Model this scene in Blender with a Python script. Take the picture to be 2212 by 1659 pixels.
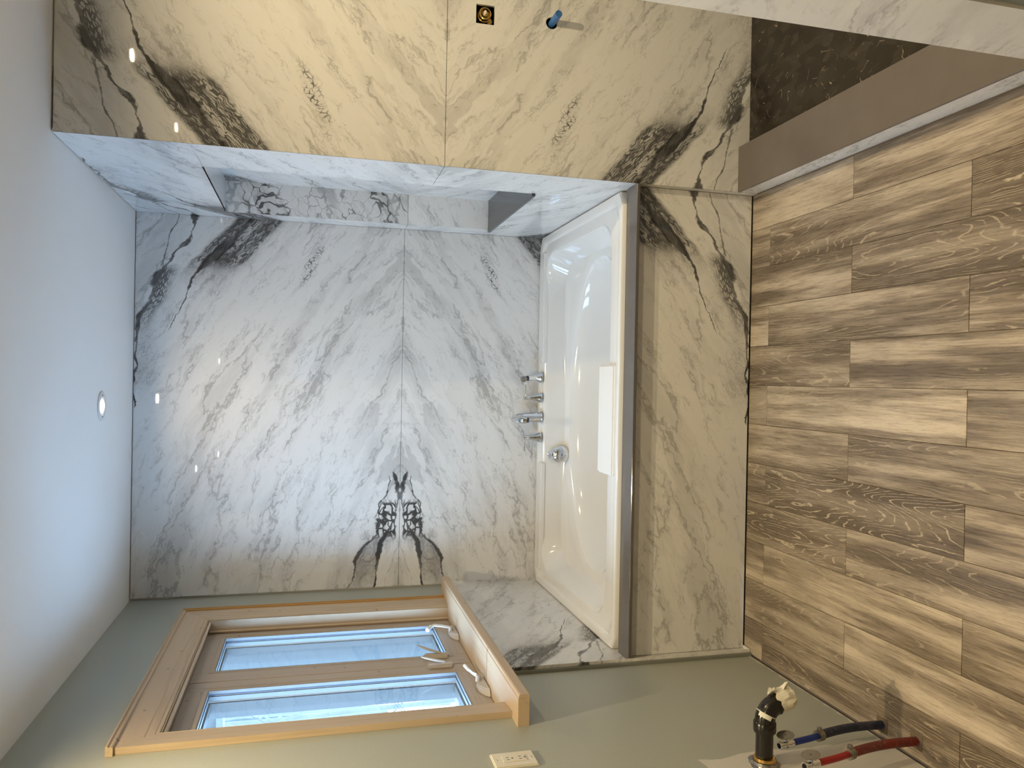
import bpy, bmesh, math, random
from mathutils import Vector, Matrix
random.seed(7)
C = bpy.context.scene.collection
for o in list(bpy.data.objects): bpy.data.objects.remove(o)
PI = math.pi

# ------------------------------------------------------------------ camera
FPX, YAW, PITCH, ROLL, CH = 1665.75, -0.005, 0.2549, -0.0175, 1.6549
cy, sy, cp, sp, cr, sr = math.cos(YAW), math.sin(YAW), math.cos(PITCH), math.sin(PITCH), math.cos(ROLL), math.sin(ROLL)
fw = Vector((sy*cp, cy*cp, -sp)); rt = Vector((cy, -sy, 0)); dn = fw.cross(rt)
rt2 = cr*rt + sr*dn; dn2 = -sr*rt + cr*dn
cam = bpy.data.cameras.new('camera'); co = bpy.data.objects.new('camera', cam); C.objects.link(co)
# the phone was held sideways: the picture's right is the room's down, its top is the room's right
co.matrix_world = Matrix(((dn2.x, rt2.x, -fw.x, 0), (dn2.y, rt2.y, -fw.y, 0), (dn2.z, rt2.z, -fw.z, CH), (0, 0, 0, 1)))
cam.sensor_width = 36; cam.lens = FPX*36/2212; cam.clip_start = .02
bpy.context.scene.camera = co
# ------------------------------------------------------------------ world, light, exposure
W = bpy.data.worlds.new('overcast_sky'); bpy.context.scene.world = W; W.use_nodes = True
W.node_tree.nodes['Background'].inputs[0].default_value = (.44, .68, 1.0, 1)
SKY = 17.5
W.node_tree.nodes['Background'].inputs[1].default_value = SKY
sc = bpy.context.scene
sc.view_settings.view_transform = 'Standard'; sc.view_settings.look = 'None'
sc.view_settings.exposure = 0.0; sc.view_settings.gamma = 1.0; sc.view_settings.use_curve_mapping = False
WARM = (1.0, .79, .46)
# (x, y, watts) of the recessed ceiling lights
LIGHTS = [(-.13, 3.29, 4.6), (1.38, 1.63, 25), (.12, .49, 7), (-.70, .44, 7), (-.67, 1.80, 17), (1.42, .50, 7)]
def portal(loc, rot, sx, sy_):
    l = bpy.data.lights.new('daylight_portal', 'AREA'); l.shape = 'RECTANGLE'; l.size = sx; l.size_y = sy_
    l.cycles.is_portal = True
    o = bpy.data.objects.new('daylight_portal', l); o.location = loc; o.rotation_euler = rot; C.objects.link(o)
portal((-1.24, 2.92, 1.55), (0, -PI/2, 0), 1.0, 1.12)
portal((.17, -1.72, 1.65), (-PI/2, 0, 0), .4, .3)

# ------------------------------------------------------------------ room numbers
XL, XR, D, YN, YA, H = -1.041, .736, 3.829, 2.648, 2.681, 2.44
SEAM = 1.22; ZT = .520; XF = 2.05; YB = -1.6

# ------------------------------------------------------------------ node helper
class G:
    def __init__(s, name):
        s.m = bpy.data.materials.new(name); s.m.use_nodes = True; s.t = s.m.node_tree
        s.b = s.t.nodes['Principled BSDF']
    def n(s, ty, **k):
        x = s.t.nodes.new(ty)
        for a, b in k.items(): setattr(x, a, b)
        return x
    def inp(s, sock, v):
        if v is None: return
        if isinstance(v, bpy.types.NodeSocket): s.t.links.new(v, sock)
        else:
            if sock.type == 'RGBA' and len(v) == 3: v = (*v, 1)
            sock.default_value = v
    def ma(s, op, a, b=None, c=None, clamp=False):
        x = s.n('ShaderNodeMath', operation=op, use_clamp=clamp)
        s.inp(x.inputs[0], a); s.inp(x.inputs[1], b); s.inp(x.inputs[2], c)
        return x.outputs[0]
    def add(s, a, b): return s.ma('ADD', a, b)
    def sub(s, a, b): return s.ma('SUBTRACT', a, b)
    def mul(s, a, b): return s.ma('MULTIPLY', a, b)
    def mx(s, a, b): return s.ma('MAXIMUM', a, b)
    def ss(s, x, lo, hi):      # smoothstep, hi may be below lo
        r = s.n('ShaderNodeMapRange', interpolation_type='SMOOTHSTEP')
        s.inp(r.inputs[0], x); s.inp(r.inputs[1], lo); s.inp(r.inputs[2], hi)
        if not isinstance(lo, bpy.types.NodeSocket) and not isinstance(hi, bpy.types.NodeSocket) and lo > hi:
            r.inputs[1].default_value = hi; r.inputs[2].default_value = lo
            r.inputs[3].default_value = 1; r.inputs[4].default_value = 0
        return r.outputs[0]
    def xyz(s, x, y, z=0.0):
        c = s.n('ShaderNodeCombineXYZ'); s.inp(c.inputs[0], x); s.inp(c.inputs[1], y); s.inp(c.inputs[2], z); return c.outputs[0]
    def sep(s, v):
        c = s.n('ShaderNodeSeparateXYZ'); s.inp(c.inputs[0], v); return c.outputs
    def noise(s, v, sc=1., det=4., rough=.55, col=False, dim='3D'):
        x = s.n('ShaderNodeTexNoise', noise_dimensions=dim); s.inp(x.inputs['Vector'], v)
        x.inputs['Scale'].default_value = sc; x.inputs['Detail'].default_value = det; x.inputs['Roughness'].default_value = rough
        return x.outputs[1 if col else 0]
    def vor(s, v, sc=1., feat='DISTANCE_TO_EDGE', out='Distance', rnd=1.):
        x = s.n('ShaderNodeTexVoronoi', feature=feat, voronoi_dimensions='2D'); s.inp(x.inputs['Vector'], v)
        x.inputs['Scale'].default_value = sc; x.inputs['Randomness'].default_value = rnd
        return x.outputs[out]
    def curve(s, x, pts, x0, x1, y1):   # piecewise-linear look-up
        f = s.n('ShaderNodeFloatCurve'); cu = f.mapping.curves[0]; P = [((a-x0)/(x1-x0), b/y1) for a, b in pts]
        cu.points[0].location = P[0]; cu.points[1].location = P[-1]
        for a in P[1:-1]: cu.points.new(*a)
        for p in cu.points: p.handle_type = 'AUTO_CLAMPED'
        f.mapping.update()
        s.inp(f.inputs[1], s.ma('DIVIDE', s.sub(x, x0), x1-x0)); return s.mul(f.outputs[0], y1)
    def mix(s, f, a, b):
        x = s.n('ShaderNodeMix', data_type='RGBA'); s.inp(x.inputs[0], f); s.inp(x.inputs[6], a); s.inp(x.inputs[7], b); return x.outputs[2]
    def ramp(s, f, pts):
        x = s.n('ShaderNodeValToRGB'); s.inp(x.inputs[0], f); e = x.color_ramp.elements
        e[0].position, e[0].color = pts[0][0], (*pts[0][1], 1); e[1].position, e[1].color = pts[-1][0], (*pts[-1][1], 1)
        for p, c in pts[1:-1]: k = e.new(p); k.color = (*c, 1)
        return x.outputs[0]
    def coord(s, which='Object'): return s.n('ShaderNodeTexCoord').outputs[which]
    def scale(s, v, sc, off=(0, 0, 0), rot=(0, 0, 0)):
        x = s.n('ShaderNodeMapping'); s.inp(x.inputs[0], v); x.inputs[1].default_value = off; x.inputs[2].default_value = rot; x.inputs[3].default_value = sc
        return x.outputs[0]
    def bump(s, h, dist=.001, st=1.):
        x = s.n('ShaderNodeBump'); x.inputs['Distance'].default_value = dist; x.inputs['Strength'].default_value = st; s.inp(x.inputs['Height'], h)
        s.t.links.new(x.outputs[0], s.b.inputs['Normal'])
    def out(s, col, rough=.5, metal=0., **k):
        s.inp(s.b.inputs['Base Color'], col); s.inp(s.b.inputs['Roughness'], rough); s.inp(s.b.inputs['Metallic'], metal)
        for a, b in k.items(): s.inp(s.b.inputs[a.replace('_', ' ')], b)
        return s.m

def sr_(r, g, b):   # sRGB 0-255 to linear
    f = lambda c: (c/255/12.92) if c/255 <= .04045 else ((c/255+.055)/1.055)**2.4
    return (f(r), f(g), f(b))

# ------------------------------------------------------------------ the printed marble slab, in slab metres (s along, t from the book-match seam)
def slab_material(name='veined_marble', base=(.70, .695, .68), soft=False, netall=False):
    g = G(name)
    u = g.sep(g.coord('UV'))
    s0, t0 = u[0], g.ma('ABSOLUTE', u[1])
    st0 = g.xyz(s0, t0)
    w1 = g.sep(g.noise(st0, 5., 3., .6, True, '2D')); w2 = g.sep(g.noise(st0, 24., 3., .6, True, '2D'))
    s = g.add(g.add(s0, g.mul(g.sub(w1[0], .5), .05)), g.mul(g.sub(w2[0], .5), .022))
    t = g.add(g.add(t0, g.mul(g.sub(w1[1], .5), .05)), g.mul(g.sub(w2[1], .5), .022))
    q = g.sub(t, g.sub(g.mul(s, .78), g.mul(g.mul(s, s), .16)))       # across the streaks
    bx = g.sub(t0, g.sub(g.mul(s0, .78), g.mul(g.mul(s0, s0), .16)))
    # base mottling and faint streaks
    n1 = g.noise(g.xyz(g.mul(s, 1.6), g.mul(q, 6.)), 1., 5., .62, dim='2D')
    n2 = g.noise(g.xyz(g.mul(s, 6.), g.mul(q, 17.), 3.1), 1., 5., .65)
    n3 = g.noise(g.xyz(g.mul(s, 2.6), g.mul(q, 7.), 9.7), 1., 6., .6)
    n4 = g.noise(g.xyz(g.mul(s, 7.), g.mul(q, 16.), 5.2), 1., 6., .62)
    n5 = g.noise(g.xyz(g.mul(s, 3.), g.mul(q, 8.), 15.2), 1., 3., .5)
    rid1 = g.ss(g.ma('ABSOLUTE', g.sub(n3, .5)), .024, .0)
    rid2 = g.ss(g.ma('ABSOLUTE', g.sub(n4, .5)), .02, .0)
    clouds = g.ss(n1, .44, .68)
    flecks = g.ss(n2, .53, .72)
    patch = g.mul(g.ss(n5, .555, .57), g.ss(t0, .34, .05))             # grey feathers near the seam
    grey = g.add(g.mul(clouds, .22), g.mul(flecks, .2))
    grey = g.add(grey, g.mul(g.mul(rid1, g.ss(n1, .34, .6)), .42))
    grey = g.add(grey, g.mul(g.mul(rid2, g.ss(n2, .42, .6)), .32))
    grey = g.add(grey, g.mul(patch, .22))
    grey = g.ma('MINIMUM', grey, .55)
    cells = g.vor(g.xyz(g.mul(s, 26.), g.mul(q, 58.)), 1.)
    cells2 = g.vor(g.xyz(g.mul(s, 62.), g.mul(q, 120.), 0.), 1.)
    net = g.mx(g.ss(cells, .11, .02), g.mul(g.ss(cells2, .12, .01), .6))
    peb = g.vor(g.xyz(g.mul(s, 50.), g.mul(q, 105.)), 1.)
    thick = g.add(.10, g.mul(g.ss(n2, .36, .6), .30))
    net3 = g.ss(g.ma('DIVIDE', peb, thick), 1.1, .45)
    def line(cp_, wp, s1, fade=None, x0=0.):
        c = g.curve(s0, cp_, x0, s1, 1.25); w = g.curve(s0, wp, x0, s1, .2)
        tt = g.add(t0, g.add(g.mul(g.sub(w1[2], .5), .034), g.mul(g.sub(w2[2], .5), .024)))
        w = g.mul(w, g.add(.45, g.mul(g.ss(n4, .3, .68), 1.0)))
        d = g.ma('ABSOLUTE', g.sub(tt, c))
        m = g.ss(g.ma('DIVIDE', d, g.mx(w, .0001)), 1.15, .55)
        inr = g.mul(g.ss(s0, x0-.004, x0), g.ss(s0, s1, s1-.02)) if x0 > 0 else g.ss(s0, s1, s1-.02)
        return g.mul(m, inr), g.sub(c, tt)
    # V1: hair-thin vein; V2: beaded dark streak that hugs the slab edge; V3: the broad black flame
    v1, _ = line([(0, 1.035), (.05, 1.052), (.1, 1.072), (.16, 1.082), (.2, 1.096), (.25, 1.108)], [(0, .004), (.1, .003), (.2, .006), (.25, .005)], .25)
    v2, e2 = line([(0, .967), (.05, .97), (.095, .982), (.147, 1.02), (.184, 1.053), (.214, 1.069), (.24, 1.093), (.29, 1.119), (.35, 1.131), (.41, 1.155), (.48, 1.2), (.6, 1.21), (.9, 1.215)],
                  [(0, .022), (.03, .012), (.06, .0035), (.095, .008), (.13, .014), (.17, .006), (.2, .009), (.24, .012), (.3, .022), (.38, .016), (.48, .012), (.6, .006), (.9, .003)], .9)
    v3, e3 = line([(0, .716), (.08, .79), (.161, .858), (.235, .928), (.262, .957), (.31, .981), (.39, 1.005), (.45, 1.035), (.55, 1.08)],
                  [(0, .012), (.03, .017), (.08, .026), (.14, .034), (.2, .030), (.245, .020), (.262, .008), (.35, .006), (.45, .003), (.55, .001)], .55)
    fade3 = g.ss(s0, .285, .2)
    zone3 = g.mul(g.mul(g.ss(e3, -.085, -.055), g.ss(e3, .165, .135)), fade3)
    zone3b = g.mul(g.mul(g.ss(e3, -.09, -.05), g.ss(e3, .22, .11)), g.ss(s0, .36, .2))
    zone2 = g.mul(g.mul(g.ss(e2, -.012, .004), g.ss(e2, .085, .03)), g.mul(g.ss(s0, .22, .27), g.ss(s0, .62, .4)))
    zone2b = g.mul(g.mul(g.ss(e2, -.012, .004), g.ss(e2, .13, .03)), g.mul(g.ss(s0, .22, .27), g.ss(s0, .95, .7)))
    d4 = g.add(g.ma('POWER', g.ma('DIVIDE', g.sub(s0, .18), .13), 2.), g.ma('POWER', g.ma('DIVIDE', g.sub(t0, g.add(.365, g.mul(s0, .4))), .035), 2.))
    zone4 = g.ss(d4, 1.3, .2)
    # C: the mirrored black branches in the slab's far half
    ca, ea = line([(1.2, .04), (1.228, .03), (1.298, .014), (1.344, .008), (1.379, .013), (1.437, .024), (1.471, .046), (1.522, .079), (1.585, .104), (1.648, .112), (1.723, .118), (1.8, .132)],
                  [(1.2, .002), (1.228, .009), (1.298, .011), (1.344, .006), (1.379, .004), (1.437, .006), (1.471, .010), (1.522, .015), (1.585, .014), (1.648, .010), (1.723, .006), (1.8, .003)], 1.8, x0=1.2)
    cb, eb = line([(1.22, .055), (1.268, .058), (1.326, .066), (1.345, .09), (1.365, .102), (1.481, .106), (1.515, .119), (1.548, .158), (1.604, .2), (1.672, .218), (1.729, .228), (1.8, .268)],
                  [(1.22, .002), (1.268, .002), (1.326, .004), (1.345, .005), (1.42, .0035), (1.481, .005), (1.515, .005), (1.548, .008), (1.604, .012), (1.672, .004), (1.729, .003), (1.8, .009)], 1.8, x0=1.22)
    k_ = g.mul
    zc = g.mul(g.mul(g.ss(g.sub(t0, .0), .010, .022), g.ss(g.add(eb, k_(g.sub(n4, .5), .09)), -.016, -.006)), g.mul(g.ss(s0, 1.33, 1.36), g.ss(s0, 1.56, 1.5)))
    zc2 = g.mul(g.mul(g.ss(ea, .01, -.004), g.ss(eb, -.006, .006)), g.mul(g.ss(s0, 1.5, 1.54), g.ss(s0, 1.86, 1.66)))
    zcs = g.mul(g.mul(g.ss(t0, .2, .04), g.ss(bx, -2., 0.)), g.mul(g.ss(s0, 1.0, 1.07), g.ss(s0, 1.33, 1.2)))
    cellv = g.vor(g.xyz(g.add(g.mul(s, 25.), g.mul(w1[0], 3.)), g.add(g.mul(t, 40.), g.mul(w1[1], 3.))), 1.)
    cellc = g.ss(g.ma('DIVIDE', cellv, g.add(.07, g.mul(g.ss(n2, .35, .62), .24))), 1.1, .4)
    k = g.mul
    fill = g.mx(g.mx(k(zone3, .66), k(zone3b, .2)), g.mx(g.mx(k(zone2, .42), k(zone2b, .16)), g.mx(k(zcs, .16), k(zc2, .4))))
    fill = g.mx(fill, k(g.mx(zone4, 0.), .1))
    fill = k(fill, g.add(.35, g.mul(g.ss(n2, .3, .62), .75)))
    pv = g.vor(g.xyz(g.add(k(s, 30.), k(w1[1], 2.)), g.add(k(e3, 105.), k(w1[0], 3.))), 1.)
    netv = g.ss(g.ma('DIVIDE', pv, thick), 1.15, .5)
    pv2 = g.vor(g.xyz(k(s, 34.), k(e2, 110.)), 1.)
    netw = g.ss(g.ma('DIVIDE', pv2, thick), 1.15, .5)
    lines = g.mx(g.mx(k(netv, k(zone3, .9)), k(netw, k(zone2, .85))), k(netv, k(zone3b, .42)))
    lines = g.mx(lines, k(g.mx(cellc, 0.), g.mx(k(zc, .95), k(zc2, .45))))
    lines = g.mx(lines, k(g.mul(g.ss(g.vor(g.xyz(g.mul(s, 60.), g.mul(t, 60.)), 1.), .16, .04), g.ss(n2, .46, .58)), k(zone4, .85)))
    lines = g.mx(lines, k(net, k(zone2b, .35)))
    solid = g.mx(g.mx(k(v1, .75), k(v2, .93)), g.mx(k(v3, .97), g.mx(k(ca, .95), k(cb, .9))))
    solid = k(solid, g.add(.66, g.mul(g.ss(n4, .3, .6), .36)))
    dark = g.mx(g.mx(solid, lines), fill)
    if soft: grey = k(grey, .8); dark = k(dark, .6)
    if netall:
        vv = g.xyz(g.add(k(s, 15.), k(w1[0], 2.6)), g.add(k(t, 17.), k(w1[1], 2.6))); e_ = g.vor(vv, 1.)
        dark = k(g.ss(g.ma('DIVIDE', e_, g.add(.03, k(g.ss(n3, .42, .6), .16))), 1.1, .4), g.add(.35, k(g.ss(n1, .35, .6), .55)))
        dark = g.mx(dark, k(g.ss(n5, .52, .62), .3))
    base_c = g.mix(g.ma('MULTIPLY', grey, 1.25, clamp=True), base, (.27, .265, .262))
    col = g.mix(g.ma('MULTIPLY', dark, 1., clamp=True), base_c, (.036, .035, .036))
    return g.out(col, .02, IOR=1.5, Specular_IOR_Level=.5)

def plain(name, col, rough=.5, metal=0., nz=0., nscale=8., bump=0., **k):
    g = G(name); c = col
    n = g.noise(g.coord(), nscale, 4.)
    if nz: c = g.mix(g.mul(n, 1.), tuple(max(0, x*(1-nz)) for x in col), tuple(min(1, x*(1+nz)) for x in col))
    if bump: g.bump(g.noise(g.coord(), nscale*20, 2.), bump)
    return g.out(c, rough, metal, **k)

M = {}
M['slab'] = slab_material()
M['slab_net'] = slab_material('networked_marble', netall=True)
M['slab_soft'] = slab_material('pale_marble', base=(.80, .79, .77), soft=True)
M['ceiling'] = plain('ceiling_paint', (.80, .79, .77), .75, nz=.02, nscale=3, bump=.0002)
M['far'] = plain('dull_added_screen', (.11, .115, .11), .9, nz=.2)  # colour of the added screen behind the rear opening
M['dark_gap'] = plain('dark_gap', (.02, .017, .014), .9)
M['quartz'] = plain('grey_quartz', (.105, .095, .09), .12, nz=.12, nscale=60)
M['quartz_cap'] = plain('taupe_quartz', (.125, .105, .092), .22, nz=.1, nscale=10)
M['quartz_dark'] = plain('charcoal_quartz', (.05, .052, .055), .15, nz=.1, nscale=40)
M['acrylic'] = plain('white_acrylic', (.745, .745, .735), .09, nz=.005, Coat_Weight=.5, Coat_Roughness=.03)
M['chrome'] = plain('chrome', (.72, .73, .75), .06, 1.)
M['brass'] = plain('brass', (.62, .40, .12), .25, 1., nz=.2, nscale=60)
M['steel'] = plain('dull_steel', (.30, .28, .25), .33, 1., nz=.15, nscale=90)
M['white_plastic'] = plain('white_plastic', (.72, .68, .58), .35, nz=.01)
M['window_plastic'] = plain('taupe_plastic', (.43, .39, .35), .4, nz=.05)
M['window_white'] = plain('white_metal_cladding', (.70, .74, .78), .4, nz=.02)
M['clad'] = plain('slate_cladding', (.062, .066, .065), .5, nz=.05)
M['mould'] = plain('slate_brickmould', (.075, .080, .079), .5, nz=.05)
M['bead'] = plain('pale_vinyl_bead', (.16, .17, .175), .4)
M['gasket'] = plain('dark_gasket', (.03, .04, .08), .5)
M['abs'] = plain('black_abs_plastic', (.014, .012, .011), .22, nz=.3, nscale=30)
M['tape'] = plain('masking_tape', (.66, .62, .50), .75, nz=.1, nscale=20, bump=.0006)
M['film'] = plain('smeared_plastic_film', (.62, .60, .5), .3, nz=.1)
M['blue_pipe'] = plain('blue_pipe', (.005, .028, .24), .35, nz=.25, nscale=40)
M['red_pipe'] = plain('red_pipe', (.32, .006, .006), .35, nz=.25, nscale=40)
M['blue_stub'] = plain('mid_blue_pipe', (.04, .14, .36), .35, nz=.2, nscale=40)
M['blue_sleeve'] = None
M['black'] = plain('black_void', (.002, .002, .002), .9)
M['screw'] = plain('screw_head', (.5, .47, .4), .35, .6)
M['alu'] = plain('grey_metal_edge', (.23, .24, .21), .35, .3, nz=.05)
M['alu_light'] = plain('light_metal_edge', (.5, .5, .5), .3, .6)
M['snow'] = plain('snow', (.82, .85, .9), .8, nz=.05, nscale=.8)
M['bark'] = plain('grey_bark', (.10, .10, .10), .9, nz=.4, nscale=3)
M['grout'] = plain('brown_grout', (.13, .10, .07), .9, nz=.1)
M['baffle'] = plain('white_lamp_trim', (.62, .63, .66), .4)
M['substrate'] = plain('drywall_core', (.5, .49, .46), .9, nz=.05)
M['sticker'] = plain('white_sticker', (.7, .7, .62), .5)

def sleeve(name, c1, c2, c3):
    g = G(name); n = g.noise(g.coord(), 14, 4.); n2 = g.noise(g.coord(), 90, 3.)
    c = g.mix(g.ss(n, .45, .62), c1, c2); c = g.mix(g.mul(g.ss(n2, .55, .7), .35), c, c3)
    g.bump(n2, .0008); return g.out(c, .55)
M['blue_sleeve'] = sleeve('dusty_blue_sleeve', (.012, .018, .045), (.05, .045, .075), (.16, .14, .14))
M['red_sleeve'] = sleeve('dusty_red_sleeve', (.18, .014, .009), (.13, .022, .02), (.35, .16, .12))

# sage wall paint with an unpainted primer patch low on the left
def paint():
    g = G('sage_paint'); p = g.coord(); x = g.sep(p)
    n = g.noise(p, 5., 4.); n2 = g.noise(p, 1.3, 3.)
    c = g.mix(n2, (.36, .375, .325), (.39, .405, .35))
    edge_y = g.add(1.925, g.mul(g.sub(n, .5), .08)); edge_z = g.add(.60, g.mul(g.sub(n, .5), .1))
    m = g.mul(g.ma('LESS_THAN', x[1], edge_y), g.ma('LESS_THAN', x[2], edge_z))
    low = g.ma('LESS_THAN', g.add(x[2], g.mul(g.sub(g.noise(p, 30., 3.), .5), .03)), .012)
    m = g.mx(m, low)
    c = g.mix(m, c, (.62, .59, .53))
    g.bump(g.noise(p, 160., 2.), .0003)
    return g.out(c, .45)
M['paint'] = paint()
M['primer'] = plain('rear_wall_paint', (.38, .37, .33), .6, nz=.03)

def poplar(name, c1, c2, axis, st=1.):
    g = G(name); p = g.coord()
    sc_ = {'y': (30, 1.6, 30), 'z': (30, 30, 1.6)}[axis]
    n = g.noise(g.scale(p, sc_), 1., 5., .6); f = g.noise(g.scale(p, tuple(v*4 for v in sc_)), 1., 3.)
    w = g.ss(g.ma('ABSOLUTE', g.sub(g.noise(g.scale(p, tuple(v*.35 for v in sc_), (3, 1, 2)), 1., 3.), .5)), .03, .0)
    c = g.mix(n, c1, c2); c = g.mix(g.mul(w, .25), c, tuple(v*.55 for v in c2)); c = g.mix(g.mul(f, .2), c, tuple(v*.7 for v in c1))
    kn = g.ss(g.vor(g.scale(g.xyz(g.sep(p)[1], g.sep(p)[2]), (5, 5, 5)), 1., 'F1'), .035, .015)
    c = g.mix(g.mul(kn, .6), c, (.12, .06, .03))
    g.bump(f, .0003, .5)
    return g.out(c, .42)
M['wood_z'] = poplar('poplar_upright', (.52, .41, .29), (.44, .335, .22), 'z')
M['wood_y'] = poplar('poplar_level', (.54, .42, .29), (.46, .345, .23), 'y')
M['sash_z'] = poplar('sash_wood_upright', (.43, .36, .29), (.38, .31, .245), 'z')
M['sash_y'] = poplar('sash_wood_level', (.43, .36, .29), (.38, .31, .245), 'y')

def tile_mat():
    g = G('wood_look_tile'); oi = g.n('ShaderNodeObjectInfo'); rnd = oi.outputs['Random']
    p = g.sep(g.coord('UV'))
    r2 = g.ma('FRACT', g.mul(rnd, 37.3)); r3 = g.ma('FRACT', g.mul(rnd, 91.7)); r4 = g.ma('FRACT', g.mul(rnd, 211.1))
    x = g.add(p[0], g.mul(r2, 30.)); y = g.add(p[1], g.mul(r3, 50.))
    big = g.noise(g.xyz(g.mul(x, 6.5), g.mul(y, .75)), 1., 2., .4, dim='2D')
    wob = g.noise(g.xyz(g.mul(x, 34), g.mul(y, 17)), 1., 3., .6, dim='2D')
    ph = g.add(g.mul(big, 36.), g.mul(wob, .75))
    cat = g.ma('ABSOLUTE', g.sub(g.mul(g.ma('FRACT', ph), 2.), 1.))
    lines = g.mul(g.ss(cat, .74, .97), g.ss(g.noise(g.xyz(g.mul(x, 60), g.mul(y, 14), 0), 1., 3., .6, dim='2D'), .38, .52))                                # pale cathedral lines
    fine = g.noise(g.xyz(g.mul(x, 200), g.mul(y, 9)), 1., 4., .7, dim='2D')
    fine2 = g.noise(g.xyz(g.mul(x, 420), g.mul(y, 24), 0), 1., 3., .7, dim='2D')
    band = g.noise(g.xyz(g.mul(x, 16), g.mul(y, 1.1)), 1., 3., .55, dim='2D')
    tone = g.add(g.mul(g.ss(band, .33, .67), .66), g.add(g.mul(g.sub(r4, .5), .34), .17))
    tone = g.add(tone, g.mul(g.sub(fine, .5), .9))
    col = g.ramp(tone, [(0, (.118, .092, .069)), (.35, (.232, .188, .146)), (.65, (.40, .335, .262)), (1, (.57, .49, .39))])
    reg = g.ss(g.noise(g.xyz(g.mul(x, 5), g.mul(y, 1.3), 0), 1., 2., dim='2D'), .46, .60)
    sel = g.mx(g.ss(r2, .58, .78), g.mul(reg, .7))
    col = g.mix(g.mul(sel, .58), col, (.11, .083, .060))
    col = g.mix(g.mul(g.mul(lines, sel), .85), col, (.52, .44, .335))
    pores = g.ss(fine2, .58, .70)
    col = g.mix(g.mul(pores, .42), col, (.12, .09, .063))
    g.bump(g.add(g.mul(fine, .5), g.mul(lines, -.3)), .0006, .4)
    return g.out(col, g.add(.2, g.mul(fine, .18)), IOR=1.5)
M['tile'] = tile_mat()

def emperador():
    g = G('dark_brown_marble'); p = g.coord(); x = g.sep(p); v = g.xyz(x[0], x[1])
    w = g.sep(g.noise(v, 22., 3., .6, True, '2D'))
    v2 = g.xyz(g.add(x[0], g.mul(w[0], .02)), g.add(x[1], g.mul(w[1], .02)))
    c = g.vor(g.scale(v2, (40, 22, 1)), 1., 'F1', 'Color'); cs = g.sep(c)
    col = g.mix(g.ma('POWER', cs[0], 2.5), (.014, .010, .0065), (.036, .028, .020))
    n = g.noise(v, 60., 4.)
    col = g.mix(g.mul(g.ss(n, .55, .75), .12), col, (.085, .068, .05))
    ln = g.noise(v2, 9., 3., .45, dim='2D'); gate = g.noise(v, 26., 2., dim='2D')
    l = g.mul(g.ss(g.ma('ABSOLUTE', g.sub(ln, .5)), .0075, .0), g.ss(gate, .58, .66))
    ln2 = g.noise(g.scale(v2, (1, 1, 1), (5, 7, 0)), 12., 2., .4, dim='2D')
    l2 = g.mul(g.ss(g.ma('ABSOLUTE', g.sub(ln2, .47)), .005, .0), g.ss(gate, .42, .36))
    col = g.mix(g.mx(l, g.mul(l2, .8)), col, (.33, .27, .19))
    return g.out(col, .2)
M['emperador'] = emperador()

def bricky_siding():
    g = G('pale_blue_siding'); p = g.coord(); n = g.noise(g.scale(p, (6, 6, .6)), 1., 4.)
    return g.out(g.mix(n, (.045, .050, .049), (.062, .067, .066)), .7)
M['siding'] = bricky_siding()
def glassm():
    g = G('window_glass'); t = g.t; t.nodes.remove(g.b)
    tr = g.n('ShaderNodeBsdfTransparent'); tr.inputs[0].default_value = (.93, .96, .97, 1)
    gl = g.n('ShaderNodeBsdfGlossy'); gl.inputs['Roughness'].default_value = .01
    df = g.n('ShaderNodeBsdfDiffuse'); df.inputs[0].default_value = (.8, .85, .9, 1)
    lw = g.n('ShaderNodeLayerWeight'); lw.inputs[0].default_value = .5; fr = g.add(g.mul(g.ma('POWER', lw.outputs['Facing'], 5.), .6), .03)
    m1 = g.n('ShaderNodeMixShader'); t.links.new(fr, m1.inputs[0]); t.links.new(tr.outputs[0], m1.inputs[1]); t.links.new(gl.outputs[0], m1.inputs[2])
    m2 = g.n('ShaderNodeMixShader'); p = g.coord(); z = g.sep(p)[2]       # dirt towards the foot of the pane
    d = g.mul(g.ss(g.noise(p, 90., 4.), .50, .68), g.ss(z, 1.32, 1.12))
    t.links.new(g.add(g.mul(d, .05), .004), m2.inputs[0]); t.links.new(m1.outputs[0], m2.inputs[1]); t.links.new(df.outputs[0], m2.inputs[2])
    t.links.new(m2.outputs[0], t.nodes['Material Output'].inputs[0]); return g.m
M['glass'] = glassm()
def emit(name, col, st):
    g = G(name); return g.out(col, .5, Emission_Color=col, Emission_Strength=st)
M['lamp'] = emit('lamp_lens', (1, .93, .8), 30.)

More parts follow.
